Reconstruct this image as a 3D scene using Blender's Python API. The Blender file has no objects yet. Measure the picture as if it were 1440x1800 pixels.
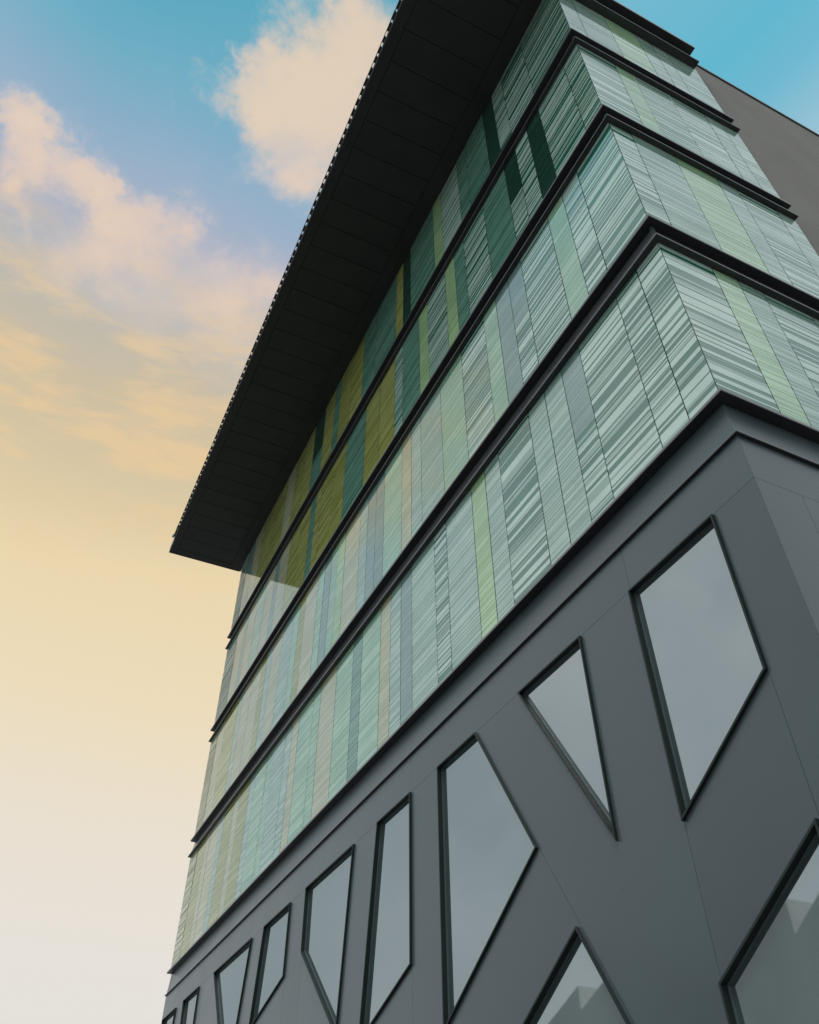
import bpy, math, random
from mathutils import Vector, Matrix
from mathutils.geometry import delaunay_2d_cdt

S = bpy.context.scene
COL = S.collection
R = math.radians

# ------------------------------------------------------------------ camera
# Axes: the long glazed front lies in the plane x=0 and runs along +y from the
# corner (origin); the short front lies in the plane y=0 and runs along +x.
cd = bpy.data.cameras.new('camera')
cam = bpy.data.objects.new('camera', cd)
COL.objects.link(cam)
RT = Vector((0.89900, -0.43783, -0.01060))
UP = Vector((-0.30030, -0.63410, 0.71260))
FW = Vector((0.31900, 0.63750, 0.70140))
FW.normalize()
RT = (RT - FW * RT.dot(FW)).normalized()
UP = RT.cross(FW).normalized()
cam.matrix_world = Matrix(((RT.x, UP.x, -FW.x, -5.6237),
                           (RT.y, UP.y, -FW.y, -3.8229),
                           (RT.z, UP.z, -FW.z, 1.6),
                           (0, 0, 0, 1)))
cd.sensor_fit = 'VERTICAL'
cd.sensor_height = 36.0
cd.sensor_width = 28.8
cd.lens = 29.319
cd.shift_x = -0.01106
cd.shift_y = -0.03125
cd.clip_end = 2000
S.camera = cam

# ------------------------------------------------------------------ exposure
S.view_settings.view_transform = 'Standard'
S.view_settings.look = 'None'
S.view_settings.exposure = 0.0
S.view_settings.gamma = 1.0
S.view_settings.use_curve_mapping = False
S.cycles.caustics_reflective = False
S.cycles.caustics_refractive = False


def lin(r, g, b, k=1.0):
    def f(c):
        c /= 255.0
        return c / 12.92 if c <= 0.04045 else ((c + 0.055) / 1.055) ** 2.4
    return (f(r) * k, f(g) * k, f(b) * k, 1.0)


# ------------------------------------------------------------------ world
SUN_AZ = R(124)      # from +y towards -x
SUN_EL = R(66)
W = bpy.data.worlds.new('World')
S.world = W
W.use_nodes = True
nt = W.node_tree
nt.nodes.clear()


def N(kind, **kw):
    n = nt.nodes.new(kind)
    for k, v in kw.items():
        setattr(n, k, v)
    return n


def L(a, b):
    nt.links.new(a, b)


def M(op, a, b=None, clamp=False):
    n = N('ShaderNodeMath', operation=op)
    n.use_clamp = clamp
    for i, v in enumerate((a, b)):
        if v is None:
            continue
        if isinstance(v, (int, float)):
            n.inputs[i].default_value = v
        else:
            L(v, n.inputs[i])
    return n.outputs[0]


def smooth(v, a, b, lo=0.0, hi=1.0):
    n = N('ShaderNodeMapRange', interpolation_type='SMOOTHSTEP')
    n.inputs['From Min'].default_value = a
    n.inputs['From Max'].default_value = b
    n.inputs['To Min'].default_value = lo
    n.inputs['To Max'].default_value = hi
    L(v, n.inputs['Value'])
    return n.outputs[0]


def mixc(f, a, b):
    n = N('ShaderNodeMix', data_type='RGBA')
    if isinstance(f, (int, float)):
        n.inputs[0].default_value = f
    else:
        L(f, n.inputs[0])
    for i, v in ((6, a), (7, b)):
        if isinstance(v, tuple):
            n.inputs[i].default_value = v
        else:
            L(v, n.inputs[i])
    return n.outputs[2]


def ramp(v, stops):
    n = N('ShaderNodeValToRGB')
    e = n.color_ramp.elements
    while len(e) > 1:
        e.remove(e[-1])
    e[0].position, e[0].color = stops[0]
    for p, c in stops[1:]:
        x = e.new(p)
        x.color = c
    L(v, n.inputs[0])
    return n.outputs[0]


tc = N('ShaderNodeTexCoord')
D = tc.outputs['Generated']
sx = N('ShaderNodeSeparateXYZ')
L(D, sx.inputs[0])
dz = M('MAXIMUM', sx.outputs[2], 0.0)
# gently displaced height so the bands of colour are not ruler straight
nA = N('ShaderNodeTexNoise')
nA.inputs['Scale'].default_value = 2.2
nA.inputs['Detail'].default_value = 5
L(D, nA.inputs['Vector'])
wob = M('MULTIPLY', M('SUBTRACT', nA.outputs[0], 0.5), 0.10)
hz = M('ADD', M('SUBTRACT', dz, 0.006), wob)


def el(d):
    return math.sin(R(d))


warm = ramp(hz, [(el(0), lin(230, 227, 222)), (el(12), lin(234, 229, 222)), (el(20), lin(238, 228, 212)),
                 (el(28), lin(241, 224, 190)), (el(36), lin(239, 219, 177)), (el(40), lin(227, 208, 169)),
                 (el(43), lin(218, 201, 166)), (el(47), lin(209, 194, 165)), (el(50), lin(197, 190, 174)),
                 (el(53.5), lin(188, 188, 190)), (el(56.5), lin(173, 181, 199)), (el(59.5), lin(156, 180, 203)),
                 (el(63), lin(135, 177, 202)), (el(66), lin(115, 177, 200)), (el(70), lin(92, 171, 194)), (el(90), lin(60, 145, 175))])
cool = ramp(dz, [(el(0), lin(204, 214, 218)), (el(18), lin(203, 217, 223)), (el(35), lin(196, 214, 223)),
                 (el(52), lin(182, 208, 222)), (el(57), lin(158, 199, 217)), (el(61), lin(112, 188, 212)), (el(64), lin(100, 186, 211)),
                 (el(70), lin(116, 188, 210)), (el(90), lin(60, 145, 175))])
hl = M('SQRT', M('ADD', M('MULTIPLY', sx.outputs[0], sx.outputs[0]), M('MULTIPLY', sx.outputs[1], sx.outputs[1])))
cosaz = M('DIVIDE', sx.outputs[1], M('MAXIMUM', hl, 0.001))
# the glow of the low sun is narrow near the horizon and wider higher up; away from it the sky is veiled with pale grey cloud
coswarm = M('DIVIDE', M('ADD', M('MULTIPLY', sx.outputs[1], math.cos(R(6))), M('MULTIPLY', sx.outputs[0], math.sin(R(6)))),
            M('MAXIMUM', hl, 0.001))
wn_ = N('ShaderNodeMapRange', interpolation_type='SMOOTHSTEP')
L(coswarm, wn_.inputs['Value'])
L(smooth(dz, 0.58, 0.80, 0.930, 0.55), wn_.inputs['From Min'])
L(smooth(dz, 0.58, 0.80, 0.975, 0.90), wn_.inputs['From Max'])
wfac = wn_.outputs[0]
sky = mixc(wfac, cool, warm)
veil = M('MAXIMUM', smooth(cosaz, 0.06, -0.34), smooth(sx.outputs[0], -0.27, -0.46))
nV = N('ShaderNodeTexNoise')
nV.inputs['Scale'].default_value = 4.0
nV.inputs['Detail'].default_value = 7
L(D, nV.inputs['Vector'])
vcol = ramp(nV.outputs[0], [(0.3, lin(196, 209, 215, 1.1)), (0.5, lin(216, 225, 229, 1.15)), (0.7, lin(236, 240, 240, 1.25))])
sky = mixc(M('MULTIPLY', veil, 0.9), sky, vcol)

# clouds: soft masses and long streaks, all given by direction in the sky


wq = N('ShaderNodeTexNoise')
wq.inputs['Scale'].default_value = 13.0
wq.inputs['Detail'].default_value = 8
wq.inputs['Roughness'].default_value = 0.62
L(D, wq.inputs['Vector'])
ws = N('ShaderNodeVectorMath', operation='SUBTRACT')
L(wq.outputs['Color'], ws.inputs[0])
ws.inputs[1].default_value = (0.5, 0.5, 0.5)
wm = N('ShaderNodeVectorMath', operation='MULTIPLY')
L(ws.outputs[0], wm.inputs[0])
wm.inputs[1].default_value = (0.20, 0.13, 0.12)
wa = N('ShaderNodeVectorMath', operation='ADD')
L(D, wa.inputs[0])
L(wm.outputs[0], wa.inputs[1])
DW = wa.outputs[0]


def blob(d, rad, amp, stretch=1.0):
    """a soft patch of cloud round the direction d"""
    d = Vector(d).normalized()
    v = N('ShaderNodeVectorMath', operation='SUBTRACT')
    L(DW, v.inputs[0])
    v.inputs[1].default_value = d
    sc = N('ShaderNodeVectorMath', operation='MULTIPLY')
    L(v.outputs[0], sc.inputs[0])
    sc.inputs[1].default_value = (1.0 / stretch, 1.0, 1.0)
    ln_ = N('ShaderNodeVectorMath', operation='LENGTH')
    L(sc.outputs[0], ln_.inputs[0])
    return smooth(ln_.outputs['Value'], rad * 1.6, rad * 0.1, 0.0, amp)


blobs = None
for args in [
             ((0.086, 0.351, 0.932), 0.088, 1.00), ((0.053, 0.400, 0.915), 0.071, 1.00), ((-0.001, 0.377, 0.926), 0.049, 0.80),
             ((0.093, 0.430, 0.898), 0.049, 0.95), ((0.092, 0.303, 0.949), 0.051, 0.80), ((0.035, 0.290, 0.956), 0.044, 0.55),
             ((0.069, 0.280, 0.957), 0.033, 0.60), ((-0.220, 0.489, 0.844), 0.031, 0.80), ((-0.203, 0.514, 0.833), 0.040, 0.85),
             ((-0.167, 0.504, 0.848), 0.036, 0.80), ((-0.132, 0.499, 0.857), 0.028, 0.75), ((-0.122, 0.522, 0.844), 0.028, 0.75),
             ((-0.084, 0.532, 0.843), 0.035, 0.80), ((-0.040, 0.526, 0.850), 0.030, 0.65), ((-0.093, 0.564, 0.821), 0.053, 0.60),
             ((-0.124, 0.593, 0.796), 0.052, 0.50), ((-0.035, 0.573, 0.819), 0.067, 0.60), ((-0.193, 0.562, 0.804), 0.022, 0.60),
             ((0.050, 0.590, 0.806), 0.083, 0.65), ((0.084, 0.556, 0.827), 0.051, 0.60), ((-0.093, 0.392, 0.915), 0.019, 0.30),
             ((-0.069, 0.423, 0.903), 0.014, 0.40), ((-0.021, 0.358, 0.934), 0.017, 0.40), ((-0.027, 0.477, 0.879), 0.021, 0.35)]:
    o = blob(*args)
    blobs = o if blobs is None else M('SUBTRACT', 1.0, M('MULTIPLY', M('SUBTRACT', 1.0, blobs), M('SUBTRACT', 1.0, M('MULTIPLY', o, 0.8))))

mp = N('ShaderNodeMapping')
mp.inputs['Scale'].default_value = (1.0, 1.0, 1.7)
L(D, mp.inputs[0])
nB = N('ShaderNodeTexNoise')
nB.inputs['Scale'].default_value = 9.0
nB.inputs['Detail'].default_value = 9
nB.inputs['Roughness'].default_value = 0.56
nB.inputs['Distortion'].default_value = 0.35
L(mp.outputs[0], nB.inputs['Vector'])
dens = M('ADD', blobs, M('MULTIPLY', M('SUBTRACT', nB.outputs[0], 0.5), M('ADD', M('MULTIPLY', blobs, 1.0), 0.25)))
cl = smooth(dens, 0.10, 1.0)
# thin streaks lower down
mp2 = N('ShaderNodeMapping')
mp0 = N('ShaderNodeMapping')
mp0.inputs['Rotation'].default_value = (0.0, 0.03, R(26))
L(D, mp0.inputs[0])
mp2.inputs['Scale'].default_value = (2.2, 5.0, 14.0)
L(mp0.outputs[0], mp2.inputs[0])
nC = N('ShaderNodeTexNoise')
nC.inputs['Scale'].default_value = 2.6
nC.inputs['Detail'].default_value = 8
nC.inputs['Roughness'].default_value = 0.6
nC.inputs['Distortion'].default_value = 0.25
L(mp2.outputs[0], nC.inputs['Vector'])
band = M('MULTIPLY', smooth(dz, el(34), el(43)), smooth(dz, el(60), el(49)))
st = M('MULTIPLY', M('MULTIPLY', smooth(nC.outputs[0], 0.44, 0.66), band), wfac)
# colour inside the clouds: peach where thick, lilac in the thin undersides
nD = N('ShaderNodeTexNoise')
nD.inputs['Scale'].default_value = 11.0
nD.inputs['Detail'].default_value = 6
L(mp.outputs[0], nD.inputs['Vector'])
ccol = ramp(M('ADD', M('MULTIPLY', dens, 0.8), M('MULTIPLY', M('SUBTRACT', nD.outputs[0], 0.5), 0.6)),
            [(0.08, lin(205, 202, 208)), (0.30, lin(228, 211, 203)), (0.55, lin(245, 215, 190)), (0.85, lin(250, 219, 184))])
sky = mixc(M('MULTIPLY', cl, 0.78), sky, ccol)
sky = mixc(M('MULTIPLY', st, 0.58), sky, lin(244, 209, 158))

ns = N('ShaderNodeTexSky', sky_type='NISHITA')
ns.sun_disc = False
ns.sun_elevation = SUN_EL
ns.sun_rotation = -SUN_AZ
ns.air_density = 1.2
ns.dust_density = 2.0
bgN = N('ShaderNodeBackground')
L(ns.outputs[0], bgN.inputs[0])
bgN.inputs[1].default_value = 0.05
bgC = N('ShaderNodeBackground')
L(sky, bgC.inputs[0])
bgC.inputs[1].default_value = 1.0
mixs = N('ShaderNodeMixShader')
mixs.inputs[0].default_value = 0.95
L(bgN.outputs[0], mixs.inputs[1])
L(bgC.outputs[0], mixs.inputs[2])
wo = N('ShaderNodeOutputWorld')
L(mixs.outputs[0], wo.inputs[0])

# ------------------------------------------------------------------ sun (veiled, very soft)
sd = bpy.data.lights.new('sun', 'SUN')
sd.energy = 2.0
sd.angle = R(20)
sd.color = (1.0, 0.97, 0.93)
so = bpy.data.objects.new('sun', sd)
COL.objects.link(so)
sdir = Vector((-math.sin(SUN_AZ) * math.cos(SUN_EL), math.cos(SUN_AZ) * math.cos(SUN_EL), math.sin(SUN_EL)))
so.rotation_euler = (-sdir).to_track_quat('-Z', 'Y').to_euler()
so.location = (-20, -20, 40)

# ------------------------------------------------------------------ materials


def mat(name, col, rough=0.5, ior=1.5, metal=0.0, spec=0.5, var=0.0, vscale=3.0, bump=0.0, bscale=40.0, rvar=0.0):
    m = bpy.data.materials.new(name)
    m.use_nodes = True
    t = m.node_tree
    b = t.nodes['Principled BSDF']
    b.inputs['Base Color'].default_value = (*col, 1)
    b.inputs['Roughness'].default_value = rough
    b.inputs['IOR'].default_value = ior
    b.inputs['Metallic'].default_value = metal
    b.inputs['Specular IOR Level'].default_value = spec
    tcn = t.nodes.new('ShaderNodeTexCoord')
    if var or rvar:
        n = t.nodes.new('ShaderNodeTexNoise')
        n.inputs['Scale'].default_value = vscale
        n.inputs['Detail'].default_value = 6
        n.inputs['Roughness'].default_value = 0.6
        t.links.new(tcn.outputs['Object'], n.inputs['Vector'])
    if var:
        r = t.nodes.new('ShaderNodeMapRange')
        r.inputs['From Min'].default_value = 0.3
        r.inputs['From Max'].default_value = 0.7
        r.inputs['To Min'].default_value = 1 - var
        r.inputs['To Max'].default_value = 1 + var
        t.links.new(n.outputs[0], r.inputs['Value'])
        mx = t.nodes.new('ShaderNodeVectorMath')
        mx.operation = 'SCALE'
        mx.inputs[0].default_value = col
        t.links.new(r.outputs[0], mx.inputs['Scale'])
        t.links.new(mx.outputs[0], b.inputs['Base Color'])
    if rvar:
        r2 = t.nodes.new('ShaderNodeMapRange')
        r2.inputs['From Min'].default_value = 0.3
        r2.inputs['From Max'].default_value = 0.7
        r2.inputs['To Min'].default_value = max(0.0, rough - rvar)
        r2.inputs['To Max'].default_value = rough + rvar
        t.links.new(n.outputs[0], r2.inputs['Value'])
        t.links.new(r2.outputs[0], b.inputs['Roughness'])
    if bump:
        n2 = t.nodes.new('ShaderNodeTexNoise')
        n2.inputs['Scale'].default_value = bscale
        n2.inputs['Detail'].default_value = 4
        t.links.new(tcn.outputs['Object'], n2.inputs['Vector'])
        bp = t.nodes.new('ShaderNodeBump')
        bp.inputs['Strength'].default_value = bump
        bp.inputs['Distance'].default_value = 0.02
        t.links.new(n2.outputs[0], bp.inputs['Height'])
        t.links.new(bp.outputs[0], b.inputs['Normal'])
    return m


GI = 1.95     # coated cladding glass
GR = 0.05


def gmat(name, c, rough=GR):
    return mat(name, c, rough, GI, var=0.10, vscale=1.3, bump=0.012, bscale=1.1)


# printed (light) and clear (dark) bands of each kind of glass panel
def trio(name, a, b):
    m = tuple(x * 0.5 + y * 0.5 for x, y in zip(a, b))
    return (gmat('frit_' + name, a), gmat('clear_' + name, b), gmat('veil_' + name, m))


GL = {
    'strong': trio('green', (0.43, 0.58, 0.50), (0.018, 0.135, 0.088)),
    'soft':   trio('pale', (0.37, 0.51, 0.44), (0.185, 0.335, 0.27)),
    'green':  trio('leaf', (0.34, 0.54, 0.39), (0.19, 0.38, 0.25)),
    'lime':   trio('lime', (0.37, 0.55, 0.31), (0.25, 0.42, 0.19)),
    'mint':   trio('mint', (0.38, 0.58, 0.38), (0.26, 0.45, 0.25)),
    'grey':   trio('grey', (0.22, 0.34, 0.31), (0.15, 0.26, 0.235)),
    'yellow': trio('yellow', (0.38, 0.41, 0.15), (0.22, 0.25, 0.045)),
    'sand':   trio('sand', (0.47, 0.49, 0.33), (0.34, 0.37, 0.22)),
    'dark':   trio('dark', (0.020, 0.075, 0.05), (0.009, 0.05, 0.032)),
    'teal':   trio('teal', (0.16, 0.33, 0.25), (0.06, 0.19, 0.135)),
}
FILL = {'strong': 0.52, 'soft': 0.5, 'green': 0.5, 'lime': 0.5, 'grey': 0.4, 'yellow': 0.5, 'sand': 0.5, 'mint': 0.5, 'dark': 0.35,
        'teal': 0.45}

M_METAL = mat('charcoal_panel', (0.063, 0.087, 0.095), 0.31, 1.5, spec=0.55, var=0.09, vscale=0.7, rvar=0.05)
t_ = M_METAL.node_tree
oi = t_.nodes.new('ShaderNodeObjectInfo')
mr = t_.nodes.new('ShaderNodeMapRange')
mr.inputs['To Min'].default_value = 0.93
mr.inputs['To Max'].default_value = 1.08
t_.links.new(oi.outputs['Random'], mr.inputs['Value'])
vm = t_.nodes.new('ShaderNodeVectorMath')
vm.operation = 'SCALE'
bs = t_.nodes['Principled BSDF'].inputs['Base Color']
t_.links.new(bs.links[0].from_socket, vm.inputs[0])
t_.links.new(mr.outputs[0], vm.inputs['Scale'])
t_.links.new(vm.outputs[0], bs)
M_TRIM = mat('charcoal_trim', (0.085, 0.088, 0.096), 0.27, 1.5, spec=0.6, var=0.08, vscale=1.4)
M_LIP = mat('dark_lip', (0.024, 0.024, 0.027), 0.30, 1.5, spec=0.5, var=0.12, vscale=4)
M_EDGE = mat('lip_edge', (0.16, 0.16, 0.17), 0.35, 1.5, spec=0.5)
M_BACK = mat('cavity', (0.006, 0.022, 0.016), 0.6)
M_JOINT = mat('joint', (0.045, 0.052, 0.054), 0.6)
M_FRAME = mat('window_frame', (0.010, 0.018, 0.018), 0.55, 1.5, spec=0.35)
M_GLINT = mat('glass_edge_glint', (0.42, 0.52, 0.47), 0.55)  # pale colour stands for light caught on glass edges
M_GHOST = mat('reflection_rim', (0.075, 0.11, 0.11), 0.3)  # pale rim colour paints in the double reflection along the pane edge
M_PANE = mat('coated_pane', (0.05, 0.072, 0.075), 0.02, 3.7, var=0.05, vscale=0.8, bump=0.012, bscale=0.7)
M_PANE.node_tree.nodes['Principled BSDF'].inputs['Specular Tint'].default_value = (0.95, 1.0, 1.0, 1)
M_SOFF = mat('soffit', (0.024, 0.027, 0.026), 0.42, 1.45, spec=0.35, var=0.15, vscale=1.2)
M_SOFJ = mat('soffit_joint', (0.004, 0.004, 0.004), 0.7)
M_REND = mat('dark_render', (0.195, 0.187, 0.172), 0.9, spec=0.25, var=0.10, vscale=0.5, bump=0.5, bscale=14)
M_ROD = mat('galvanised', (0.40, 0.42, 0.44), 0.4, metal=0.3)
M_PAVE = mat('paving_grey', (0.17, 0.165, 0.155), 0.8, var=0.2, vscale=0.4, bump=0.3, bscale=6)

# ------------------------------------------------------------------ mesh helpers


class MB:
    def __init__(self):
        self.v, self.f, self.m = [], [], []

    def quad(self, pts, mi=0):
        i = len(self.v)
        self.v += [tuple(p) for p in pts]
        self.f.append(tuple(range(i, i + len(pts))))
        self.m.append(mi)

    def box(self, a, b, mi=0):
        x0, y0, z0 = a
        x1, y1, z1 = b
        i = len(self.v)
        self.v += [(x0, y0, z0), (x1, y0, z0), (x1, y1, z0), (x0, y1, z0), (x0, y0, z1), (x1, y0, z1), (x1, y1, z1), (x0, y1, z1)]
        for q in ((3, 2, 1, 0), (4, 5, 6, 7), (0, 1, 5, 4), (1, 2, 6, 5), (2, 3, 7, 6), (3, 0, 4, 7)):
            self.f.append(tuple(i + k for k in q))
            self.m.append(mi)

    def mesh(self, name, mats):
        me = bpy.data.meshes.new(name)
        me.from_pydata(self.v, [], self.f)
        for m in mats:
            me.materials.append(m)
        me.polygons.foreach_set('material_index', self.m)
        me.update()
        return me


def obj(name, mb, mats, parent=None, smooth_=False):
    if not isinstance(mats, (list, tuple)):
        mats = [mats]
    o = bpy.data.objects.new(name, mb.mesh(name, mats))
    COL.objects.link(o)
    o.parent = parent
    return o


def thing(name, label, cat, loc, group=None):
    o = bpy.data.objects.new(name, None)
    COL.objects.link(o)
    o.location = loc
    o['label'] = label
    o['category'] = cat
    if group:
        o['group'] = group
    return o


# ------------------------------------------------------------------ the ground
g = MB()
n = 24
rad = [0.0, 30, 120, 500, 1500]
for a in range(n):
    t0, t1 = 2 * math.pi * a / n, 2 * math.pi * (a + 1) / n
    for r0, r1 in zip(rad, rad[1:]):
        p = [(r1 * math.cos(t0), r1 * math.sin(t0), 0), (r1 * math.cos(t1), r1 * math.sin(t1), 0)]
        p = [(r0 * math.cos(t0), r0 * math.sin(t0), 0)] + p
        if r0 > 0:
            p.append((r0 * math.cos(t1), r0 * math.sin(t1), 0))
        g.quad(p)
gr = obj('ground', g, M_PAVE)
gr['kind'] = 'structure'

# ------------------------------------------------------------------ the building
LEN = 24.60          # long front
DEP = 4.24           # short front (glazed part)
B = thing('office_building', 'corner building with charcoal base, four floors of striped green glass and wide dark roof overhang',
          'building', (0, 0, 0))

core = MB()
core.box((0.065, 0.065, 0.0), (DEP - 0.01, LEN - 0.01, 24.30))
obj('core_wall', core, M_BACK, B)

# ---- striped glass panels
ROWZ = [(8.625, 11.985), (12.495, 16.015), (16.445, 19.915), (20.435, 24.105)]   # bottom row first
U = LEN / 50.0
V = DEP / 9.0

FRONT = [
    [(1, 'strong'), (2, 'strong'), (4, 'strong'), (5, 'grey/strong'), (6, 'soft'), (7, 'soft'), (9, 'strong'), (10, 'soft'),
     (11, 'lime'), (13, 'soft'), (14, 'strong'), (16, 'soft'), (17, 'grey'), (18, 'soft'), (19, 'sand'), (21, 'green'),
     (22, 'teal'), (24, 'green'), (26, 'sand'), (27, 'green'), (29, 'green'), (30, 'sand'), (31, 'grey'), (33, 'soft'),
     (34, 'lime'), (36, 'green'), (37, 'soft'), (39, 'yellow'), (40, 'sand'), (42, 'yellow'), (43, 'grey'), (45, 'sand'),
     (46, 'sand'), (48, 'yellow'), (50, 'sand')],
    [(2, 'strong'), (3, 'strong'), (4, 'green'), (6, 'strong'), (7, 'grey/strong'), (8, 'grey'), (9, 'green'), (11, 'strong'),
     (13, 'green'), (15, 'soft'), (16, 'soft'), (17, 'sand'), (19, 'green'), (20, 'grey'), (21, 'grey'), (22, 'soft'),
     (24, 'sand'), (25, 'lime'), (26, 'green'), (27, 'grey'), (28, 'green'), (30, 'sand'), (31, 'yellow'), (32, 'lime'),
     (34, 'soft'), (36, 'sand'), (37, 'grey'), (38, 'yellow'), (40, 'sand'), (42, 'sand'), (43, 'grey'), (46, 'yellow'),
     (48, 'sand'), (50, 'sand')],
    [(1, 'strong'), (3, 'strong'), (4, 'dark'), (5, 'strong'), (6, 'dark/strong'), (8, 'teal'), (10, 'strong'), (11, 'teal'),
     (12, 'lime'), (14, 'strong'), (15, 'lime'), (17, 'teal'), (18, 'strong'), (20, 'yellow'), (22, 'yellow'), (25, 'teal'),
     (27, 'yellow'), (29, 'yellow'), (30, 'yellow'), (31, 'teal'), (33, 'yellow'), (35, 'yellow'), (37, 'sand'), (38, 'grey'),
     (40, 'sand'), (42, 'green'), (44, 'sand'), (45, 'grey'), (47, 'sand'), (50, 'grey')],
    [(3, 'strong'), (5, 'strong'), (6, 'strong'), (7, 'dark'), (9, 'teal'), (10, 'teal'), (12, 'strong'), (13, 'lime'),
     (16, 'teal'), (17, 'dark'), (18, 'yellow'), (21, 'teal'), (23, 'teal'), (25, 'yellow'), (27, 'yellow'), (28, 'teal'),
     (30, 'yellow'), (32, 'dark/teal'), (34, 'yellow'), (36, 'yellow'), (38, 'sand'), (41, 'yellow'), (44, 'yellow'),
     (46, 'sand'), (48, 'grey'), (50, 'grey')],
]
SIDE = [
    [(2, 'strong'), (3, 'mint'), (4, 'soft'), (6, 'strong'), (7, 'soft'), (9, 'strong')],
    [(1, 'strong'), (3, 'soft'), (5, 'mint'), (6, 'soft'), (8, 'strong'), (9, 'soft')],
    [(2, 'strong'), (3, 'mint'), (5, 'strong'), (7, 'strong'), (8, 'soft'), (9, 'soft')],
    [(1, 'soft'), (3, 'soft'), (5, 'mint'), (6, 'soft'), (7, 'soft'), (9, 'soft')],
]


def stripes(rnd, kind, z0, z1):
    """heights of printed, half printed and clear bands, bottom to top: (z0, z1, tone)"""
    out = []
    z = z0
    tone = rnd.choice((0, 1))
    fill = FILL[kind] * rnd.uniform(0.85, 1.15)
    coarse = rnd.uniform(0.75, 1.2)
    while z < z1 - 0.004:
        r = rnd.random()
        if kind == 'strong':
            h = rnd.uniform(0.018, 0.04) if r < 0.42 else rnd.uniform(0.04, 0.09) if r < 0.85 else rnd.uniform(0.09, 0.17)
        else:
            h = rnd.uniform(0.015, 0.05) if r < 0.7 else rnd.uniform(0.05, 0.12)
        h *= 2 * coarse * (fill if tone == 0 else 1 - fill if tone == 1 else 0.4)
        e = min(z + h, z1)
        out.append((z, e, tone))
        z = e
        nxt = [t for t in (0, 1, 2) if t != tone]
        if tone == 0:
            tone = 1 if rnd.random() < 0.72 else 2
        elif tone == 1:
            tone = 0 if rnd.random() < 0.75 else 2
        else:
            tone = rnd.choice(nxt)
    return out


def panel(face, a, b, z0, z1, kind, seed):
    """one glass panel: bands printed proud on the clear sheet, each band with its own edges"""
    rnd = random.Random(seed)
    gap = 0.007
    a += gap
    b -= gap
    kinds = kind.split('/')          # 'upper/lower'
    mats = []
    if len(kinds) == 1:
        seq = [(s, 0) for s in stripes(rnd, kinds[0], z0, z1)]
    else:
        zm = z0 + (z1 - z0) * rnd.uniform(0.45, 0.58)
        seq = [(s, 1) for s in stripes(rnd, kinds[1], z0, zm)] + [(s, 0) for s in stripes(rnd, kinds[0], zm, z1)]
    for k in kinds:
        mats += list(GL[k])
    mats.append(M_BACK)              # ground, dark edges of the sheet
    ME = len(mats) - 1
    ta, tb = rnd.uniform(-0.0012, 0.0012), rnd.uniform(-0.0012, 0.0012)
    tz = rnd.uniform(-0.0015, 0.0015)
    mb = MB()

    def P(u, d, z):
        d += (ta if u == a else tb) + tz * (z - z0) / (z1 - z0)
        return (d, u, z) if face == 'F' else (u, d, z)

    def q(pts, mi):
        mb.quad(pts if face == 'F' else pts[::-1], mi)
    deep, proud = 0.0, (-0.0018 if b < 24.0 or face == 'S' else -0.009)
    last = None
    for (s0, s1, tone), k in seq:
        mi = k * 3 + tone
        d = proud if tone == 0 else deep if tone == 1 else proud / 2
        if last is not None and last != d:
            q([P(b, min(last, d), s0), P(a, min(last, d), s0), P(a, max(last, d), s0), P(b, max(last, d), s0)], mi)
        q([P(b, d, s0), P(a, d, s0), P(a, d, s1), P(b, d, s1)], mi)
        # ends of the band
        q([P(a, d, s0), P(a, 0.030, s0), P(a, 0.030, s1), P(a, d, s1)], ME)
        q([P(b, 0.030, s0), P(b, d, s0), P(b, d, s1), P(b, 0.030, s1)], ME)
        last = d
    q([P(a, deep, z0), P(a, 0.03, z0), P(b, 0.03, z0), P(b, deep, z0)], 1)
    q([P(b, deep, z1), P(b, 0.03, z1), P(a, 0.03, z1), P(a, deep, z1)], 1)
    return obj('glass_panel', mb, mats, B)


for r_, row in enumerate(FRONT):
    c0 = 0
    for c1, kind in row:
        if r_ < 2 and c1 > 29:
            kind = {'grey': 'soft', 'lime': 'green'}.get(kind, kind)
        panel('F', c0 * U, c1 * U, ROWZ[r_][0], ROWZ[r_][1], kind, 1000 + r_ * 100 + c1)
        c0 = c1
for r_, row in enumerate(SIDE):
    c0 = 0
    zt = ROWZ[r_][1] if r_ < 3 else 23.70
    for c1, kind in row:
        panel('S', c0 * V, c1 * V, ROWZ[r_][0], zt, kind, 2000 + r_ * 100 + c1)
        c0 = c1


# slim pale strips at some joints: the glint on glass edges put in as colour
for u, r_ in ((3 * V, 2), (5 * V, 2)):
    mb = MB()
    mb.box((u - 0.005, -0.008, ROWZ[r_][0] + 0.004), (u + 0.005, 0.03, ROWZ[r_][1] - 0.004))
    obj('joint_glint', mb, M_GLINT, B)


# ---- projecting bands between the floors: swept round the corner
def sweep(prof, closed=True, y_end=LEN, x_end=DEP, only_side=False, mi=None):
    mb = MB()
    if only_side:
        st = [lambda o: (-0.04, -o), lambda o: (x_end, -o)]
    else:
        st = [lambda o: (-o, y_end), lambda o: (-o, -o), lambda o: (x_end, -o)]
    k = len(prof)
    for s in range(len(st) - 1):
        for i in range(k if closed else k - 1):
            (o0, z0), (o1, z1) = prof[i], prof[(i + 1) % k]
            mb.quad([(*st[s](o0), z0), (*st[s](o1), z1), (*st[s + 1](o1), z1), (*st[s + 1](o0), z0)], mi[i] if mi else 0)
    if closed:
        mb.quad([(*st[0](o), z) for o, z in prof][::-1])
        mb.quad([(*st[-1](o), z) for o, z in prof])
    return mb


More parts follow.
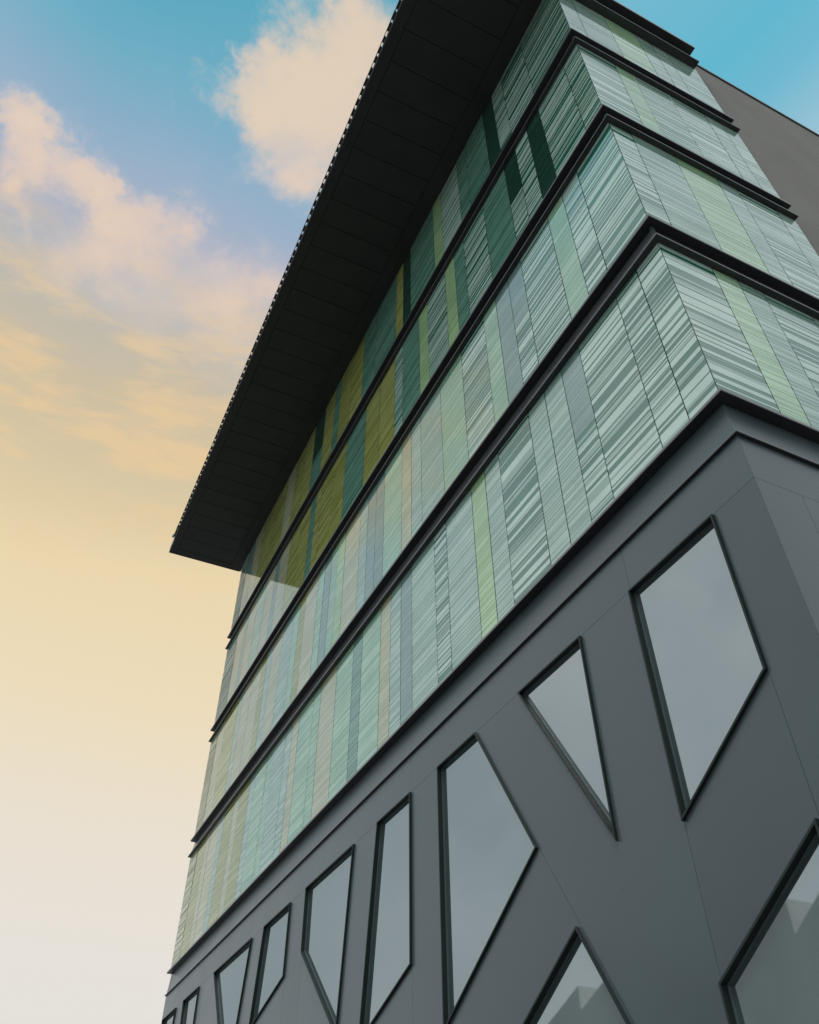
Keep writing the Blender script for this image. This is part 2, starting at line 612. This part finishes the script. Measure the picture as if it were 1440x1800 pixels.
def lip(parent, o_in, o_out, z0, z1, **kw):
    # small drip nose at the front edge, paler front and top faces
    c = 0.006
    prof = [(o_in, z0), (o_out - c, z0), (o_out, z0 + c), (o_out, z1 - c), (o_out - c, z1), (o_in, z1)]
    mi = [0, 1, 1, 1, 1, 0]
    return obj('lip', sweep(prof, mi=mi, **kw), [M_LIP, kw_edge], parent)


def fascia(parent, o, z0, z1, m=M_TRIM, flare=0.0, **kw):
    h = z1 - z0
    prof = [(-0.06, z0), (o + flare, z0)]
    if flare:                                   # dished: leans out towards its foot
        prof += [(o + flare * (1 - t) ** 1.6, z0 + h * t) for t in (0.12, 0.25, 0.4, 0.55, 0.75)]
    prof += [(o, z1), (-0.06, z1)]
    f = obj('fascia', sweep(prof, **kw), m, parent)
    if flare:
        f.data.shade_auto_smooth(angle=0.5) if hasattr(f.data, 'shade_auto_smooth') else None
    return f


kw_edge = M_TRIM
for zl, zu in ((11.97, 12.527), (16.00, 16.474), (19.90, 20.462)):
    bd = bpy.data.objects.new('spandrel_band', None)
    COL.objects.link(bd)
    bd.parent = B
    lip(bd, -0.06, 0.100, zl, zl + 0.032)
    fascia(bd, -0.050, zl + 0.034, zu - 0.056, flare=0.128)
    lip(bd, -0.06, 0.100, zu - 0.054, zu)
bd = bpy.data.objects.new('base_band', None)
COL.objects.link(bd)
bd.parent = B
kw_edge = M_EDGE
lip(bd, -0.06, 0.100, 8.612, 8.66)
fascia(bd, -0.045, 8.062, 8.610, M_METAL, flare=0.050)
kw_edge = M_TRIM
lip(bd, -0.03, 0.046, 8.030, 8.060)

# ---- cornice above the short front
co = bpy.data.objects.new('cornice', None)
COL.objects.link(co)
co.parent = B
lip(co, -0.05, 0.20, 23.70, 23.745, x_end=4.19, only_side=True)
fascia(co, 0.00, 23.747, 24.36, flare=0.18, x_end=4.17, only_side=True)
lip(co, -0.05, 0.30, 24.362, 24.50, x_end=4.17, only_side=True)

# ---- corner post and dark slot beside the rear wing
cp = MB()
cp.box((0.007, 0.007, 8.70), (0.06, 0.06, 23.7))
obj('corner_post', cp, M_BACK, B)

# ---- charcoal cladding of the base, cut round the windows
WIN = [
    [(2.065, 7.40), (0.607, 7.40), (0.600, 5.552), (2.052, 4.744)],
    [(4.556, 7.40), (3.065, 7.40), (3.039, 4.910)],
    [(6.950, 7.40), (5.750, 7.40), (4.494, 5.351), (6.957, 3.962)],
    [(9.213, 7.40), (7.915, 7.40), (7.905, 4.937), (9.710, 4.307)],
    [(12.672, 7.40), (10.257, 7.40), (10.651, 4.573), (12.652, 6.256)],
    [(15.243, 7.40), (13.590, 7.40), (13.593, 6.065), (15.550, 5.526)],
    [(19.133, 7.40), (16.140, 7.40), (16.770, 4.570)],
    [(22.050, 7.40), (20.520, 7.40), (20.420, 5.20), (21.500, 4.60)],
    [(24.380, 7.40), (22.880, 7.40), (23.050, 5.10), (24.30, 5.70)],
    [(6.35, 3.03), (3.919, 4.349), (2.30, 1.75), (3.10, 0.75)],
    [(2.058, 3.421), (0.615, 4.231), (0.605, 1.25), (1.55, 0.55), (1.98, 1.20)],
    [(11.9, 3.6), (9.6, 3.9), (8.3, 1.6), (9.0, 0.6), (11.9, 0.9)],
    [(15.9, 4.3), (13.0, 4.6), (13.4, 1.0), (15.6, 1.2)],
    [(20.2, 4.0), (17.6, 4.0), (18.1, 0.8)],
]


def area(p):
    return sum(p[i][0] * p[(i + 1) % len(p)][1] - p[(i + 1) % len(p)][0] * p[i][1] for i in range(len(p))) / 2


def ccw(p):
    return p if area(p) > 0 else p[::-1]


def inset(p, d):
    """move every edge of a counter-clockwise convex polygon inwards by d"""
    k = len(p)
    out = []
    for i in range(k):
        a, b, c = Vector(p[i - 1]), Vector(p[i]), Vector(p[(i + 1) % k])
        e0, e1 = (b - a).normalized(), (c - b).normalized()
        n0, n1 = Vector((-e0.y, e0.x)), Vector((-e1.y, e1.x))
        den = e0.x * e1.y - e0.y * e1.x
        if abs(den) < 1e-6:
            out.append(tuple(b + n0 * d))
            continue
        w = (b + n1 * d) - (b + n0 * d)
        t = (w.x * e1.y - w.y * e1.x) / den
        q = b + n0 * d + e0 * t
        out.append((q.x, q.y))
    return out


def clad(poly, holes, face='F', thick=0.03):
    poly = inset(ccw(poly), 0.0022)
    polys = [poly] + holes
    vs, fs = [], []
    for p in polys:
        fs.append(list(range(len(vs), len(vs) + len(p))))
        vs += [Vector(q) for q in p]
    ov, oe, of, _, _, orig = delaunay_2d_cdt(vs, [], fs, 0, 1e-6)
    tris = [f for f, o in zip(of, orig) if 0 in o and len(o) == 1]
    mb = MB()
    edges = {}

    def P(q, d):
        return (d, q[0], q[1]) if face == 'F' else (q[0], d, q[1])
    for f in tris:
        pts = [ov[i] for i in f]
        if area([(q[0], q[1]) for q in pts]) < 0:
            f = f[::-1]
            pts = pts[::-1]
        pp = [P(q, 0.0) for q in pts]
        mb.quad(pp[::-1] if face == 'F' else pp)
        for i in range(len(f)):
            e = (f[i], f[(i + 1) % len(f)])
            edges[e] = True
    for a_, b_ in list(edges):
        if (b_, a_) not in edges:
            pp = [P(ov[a_], 0), P(ov[b_], 0), P(ov[b_], thick), P(ov[a_], thick)]
            mb.quad(pp if face == 'F' else pp[::-1])
    return obj('cladding_panel', mb, M_METAL, B)


holes = [inset(ccw(w), 0.004) for w in WIN]
HD = 7.40 + 0.012
dg = lambda z: 5.757 - 0.617 * (7.412 - z)
for a, b in zip((0.0, 2.055, 7.910, 11.85, 16.25, 22.00), (2.055, 7.910, 11.85, 16.25, 22.00, LEN)):
    clad([(a, HD), (b, HD), (b, 8.032), (a, 8.032)], [])
zc = 7.412 - (5.757 - 2.055) / 0.617
for poly in ([(0, 0), (0.598, 0), (0.598, HD), (0, HD)],
             [(0.598, 0), (2.055, 0), (2.055, HD), (0.598, HD)],
             [(2.055, zc), (dg(HD), HD), (2.055, HD)],
             [(2.055, 0), (7.910, 0), (7.910, HD), (dg(HD), HD), (2.055, zc)],
             [(7.910, 0), (12.660, 0), (12.660, HD), (7.910, HD)],
             [(12.660, 0), (13.590, 0), (13.590, HD), (12.660, HD)],
             [(13.590, 0), (16.25, 0), (16.25, HD), (13.590, HD)],
             [(16.25, 0), (20.50, 0), (20.50, HD), (16.25, HD)],
             [(20.50, 0), (LEN, 0), (LEN, HD), (20.50, HD)]):
    clad(poly, holes)
for poly in ([(0, HD), (2.0, HD), (2.0, 8.032), (0, 8.032)], [(2.0, HD), (DEP, HD), (DEP, 8.032), (2.0, 8.032)],
             [(0, 0), (0.63, 0), (0.63, HD), (0, HD)], [(0.63, 0), (DEP, 0), (DEP, HD), (0.63, HD)]):
    clad(poly, [], 'S')
bk = MB()
bk.box((0.031, 0.031, 0.0), (0.06, LEN - 0.02, 8.03))
bk2 = bk
# backing leaf behind the joints, left open at the windows
bkv = [(0.04, 0.0), (LEN - 0.02, 0.0), (LEN - 0.02, 8.03), (0.04, 8.03)]


# ---- polygonal windows
def ring(outer, inner, x0, x1, mb, mi=0, parts=('front', 'out', 'in')):
    k = len(outer)
    for i in range(k):
        j = (i + 1) % k
        o0, o1, i0, i1 = outer[i], outer[j], inner[i], inner[j]
        if 'front' in parts:
            mb.quad([(x0, *o1), (x0, *o0), (x0, *i0), (x0, *i1)], mi)
        if 'out' in parts:
            mb.quad([(x0, *o0), (x0, *o1), (x1, *o1), (x1, *o0)], mi)
        if 'in' in parts:
            mb.quad([(x0, *i1), (x0, *i0), (x1, *i0), (x1, *i1)], mi)


for w in WIN:
    w = ccw(w)
    wn = bpy.data.objects.new('window', None)
    COL.objects.link(wn)
    wn.parent = B
    mb = MB()
    ring(w, inset(w, 0.022), -0.038, 0.044, mb)
    obj('frame', mb, M_FRAME, wn)
    mb = MB()
    a = inset(w, 0.0225)
    ring(a, inset(w, 0.036), 0.030, 0.0405, mb, parts=('front', 'in'))
    obj('reflection_rim', mb, M_GHOST, wn)  # added ring that draws the reflected ghost edge on the glass
    mb = MB()
    p = inset(w, 0.024)
    mb.quad([(0.040, *q) for q in p][::-1])
    obj('pane', mb, M_PANE, wn)

# ---- roof overhang
CAN = bpy.data.objects.new('roof_canopy', None)
COL.objects.link(CAN)
CAN.parent = B
XO, YE, YN, ZS = -3.05, 25.06, -1.30, 24.10  # near end lengthened past the corner, unseen, to shade the upper glass rows
mb = MB()
mb.box((XO + 0.02, YN + 0.02, ZS + 0.012), (0.055, YE - 0.02, ZS + 0.30))
obj('deck', mb, M_SOFJ, CAN)
mb = MB()
mb.box((XO, YN, ZS), (XO + 0.018, YE, ZS + 0.36))
mb.box((XO + 0.02, YE - 0.018, ZS), (0.0, YE, ZS + 0.36))
mb.box((XO + 0.02, YN, ZS), (0.0, YN + 0.018, ZS + 0.36))
obj('fascia', mb, M_LIP, CAN)


def tile(x0, y0, x1, y1, name='soffit_panel', jz=0.0):
    mb = MB()
    mb.box((x0, y0, ZS + jz), (x1, y1, ZS + 0.011))
    return obj(name, mb, M_SOFF, CAN)


JG = 0.011
rs = random.Random(5)
y = 24.67
while y > YN + 0.3:
    y2 = max(y - 0.823, YN + 0.25)
    tile(-2.75 + JG, y2 + JG, -0.44 - JG, y - JG, jz=rs.uniform(-0.002, 0.002))
    y = y2
tile(XO + 0.022, YN + 0.022, -2.75 - JG, YE - 0.022, 'border_trim')
tile(-0.44 + JG, YN + 0.022, -0.0065, YE - 0.022, 'border_trim', 0.001)
tile(-2.75 + JG, 24.67 + JG, -0.44 - JG, YE - 0.022, 'border_trim')
tile(-2.75 + JG, YN + 0.022, -0.44 - JG, YN + 0.25 - JG, 'border_trim')
# edge rod held off the fascia by little brackets
mb = MB()


def tube(mb, p0, p1, r, k=8):
    p0, p1 = Vector(p0), Vector(p1)
    d = (p1 - p0).normalized()
    s = d.orthogonal().normalized()
    t = d.cross(s)
    c0 = [p0 + (s * math.cos(6.28318 * i / k) + t * math.sin(6.28318 * i / k)) * r for i in range(k)]
    c1 = [q + (p1 - p0) for q in c0]
    for i in range(k):
        mb.quad([c0[i], c0[(i + 1) % k], c1[(i + 1) % k], c1[i]])
    mb.quad(c0[::-1])
    mb.quad(c1)


tube(mb, (XO - 0.060, YN, ZS + 0.20), (XO - 0.060, 24.20, ZS + 0.20), 0.010)
obj('edge_rod', mb, M_LIP, CAN)
mb = MB()
mb.box((XO - 0.014, YN, ZS + 0.06), (XO - 0.002, 24.20, ZS + 0.10))
obj('edge_rail', mb, M_EDGE, CAN)
mb = MB()
mb.box((-0.064, -0.06, -0.02), (0.0, 0.06, 0.035))
bme = mb.mesh('bracket', [M_LIP])
y = 24.1
while y > YN:
    o = bpy.data.objects.new('bracket', bme)
    COL.objects.link(o)
    o.parent = CAN
    o.location = (XO - 0.003, y + rs.uniform(-0.03, 0.03), ZS + 0.20)
    o.scale = (rs.uniform(0.9, 1.1), rs.uniform(0.9, 1.9), 1)
    y -= 0.29
mb = MB()
mb.box((XO - 0.12, 24.12, ZS + 0.16), (XO - 0.03, 24.22, ZS + 0.235))
obj('end_cap', mb, M_ROD, CAN)

# ------------------------------------------------------------------ rear wing with the dark rendered wall
WG = thing('rear_wing', 'dark grey rendered blank wall behind the right end of the striped glass', 'building', (4.3, 0.08, 0))
mb = MB()
mb.box((0.0, 0.0, 0.0), (16.0, 18.0, 24.66))
obj('wall', mb, M_REND, WG)
mb = MB()
mb.box((-0.01, -0.035, 24.662), (16.03, 18.03, 24.76))
obj('coping', mb, M_LIP, WG)

# ------------------------------------------------------------------ hall across the way, mirrored in the lowest panes
HL = thing('sawtooth_hall', 'pale grey hall with sawtooth roof, seen only as a reflection in the lowest windows', 'building', (-42, 30, 0))
M_HALL = mat('pale_wall', (0.62, 0.63, 0.61), 0.8, var=0.1, vscale=0.2)
M_GREY = mat('hall_glass', (0.05, 0.06, 0.065), 0.1)
tops = [(0, 19.2), (3.4, 18.0), (3.4, 21.2), (8.5, 18.2), (8.5, 20.4), (14, 17.6), (21, 17.6), (21, 20.6), (27.5, 18.6), (27.5, 20.8),
        (33, 18.8), (33, 20.6), (39, 18.5)]
mb = MB()
for (y0, z0), (y1, z1) in zip(tops, tops[1:]):
    if y1 > y0:
        mb.quad([(0, y1, 0), (0, y0, 0), (0, y0, z0), (0, y1, z1)])
        mb.quad([(-22, y0, 0), (-22, y1, 0), (-22, y1, z1), (-22, y0, z0)])
    mb.quad([(0, y1, z1), (0, y0, z0), (-22, y0, z0), (-22, y1, z1)])
mb.quad([(0, 0, 0), (-22, 0, 0), (-22, 0, tops[0][1]), (0, 0, tops[0][1])])
mb.quad([(-22, 39, 0), (0, 39, 0), (0, 39, tops[-1][1]), (-22, 39, tops[-1][1])])
obj('wall', mb, M_HALL, HL)
wm_ = MB()
wm_.box((0.0, -0.9, -0.8), (0.06, 0.9, 0.8))
wme = wm_.mesh('window', [M_GREY])
for k in range(12):
    for zz in (4.0, 8.0, 12.0):
        o = bpy.data.objects.new('window', wme)
        COL.objects.link(o)
        o.parent = HL
        o.location = (0.002, 2.0 + 3.15 * k, zz)
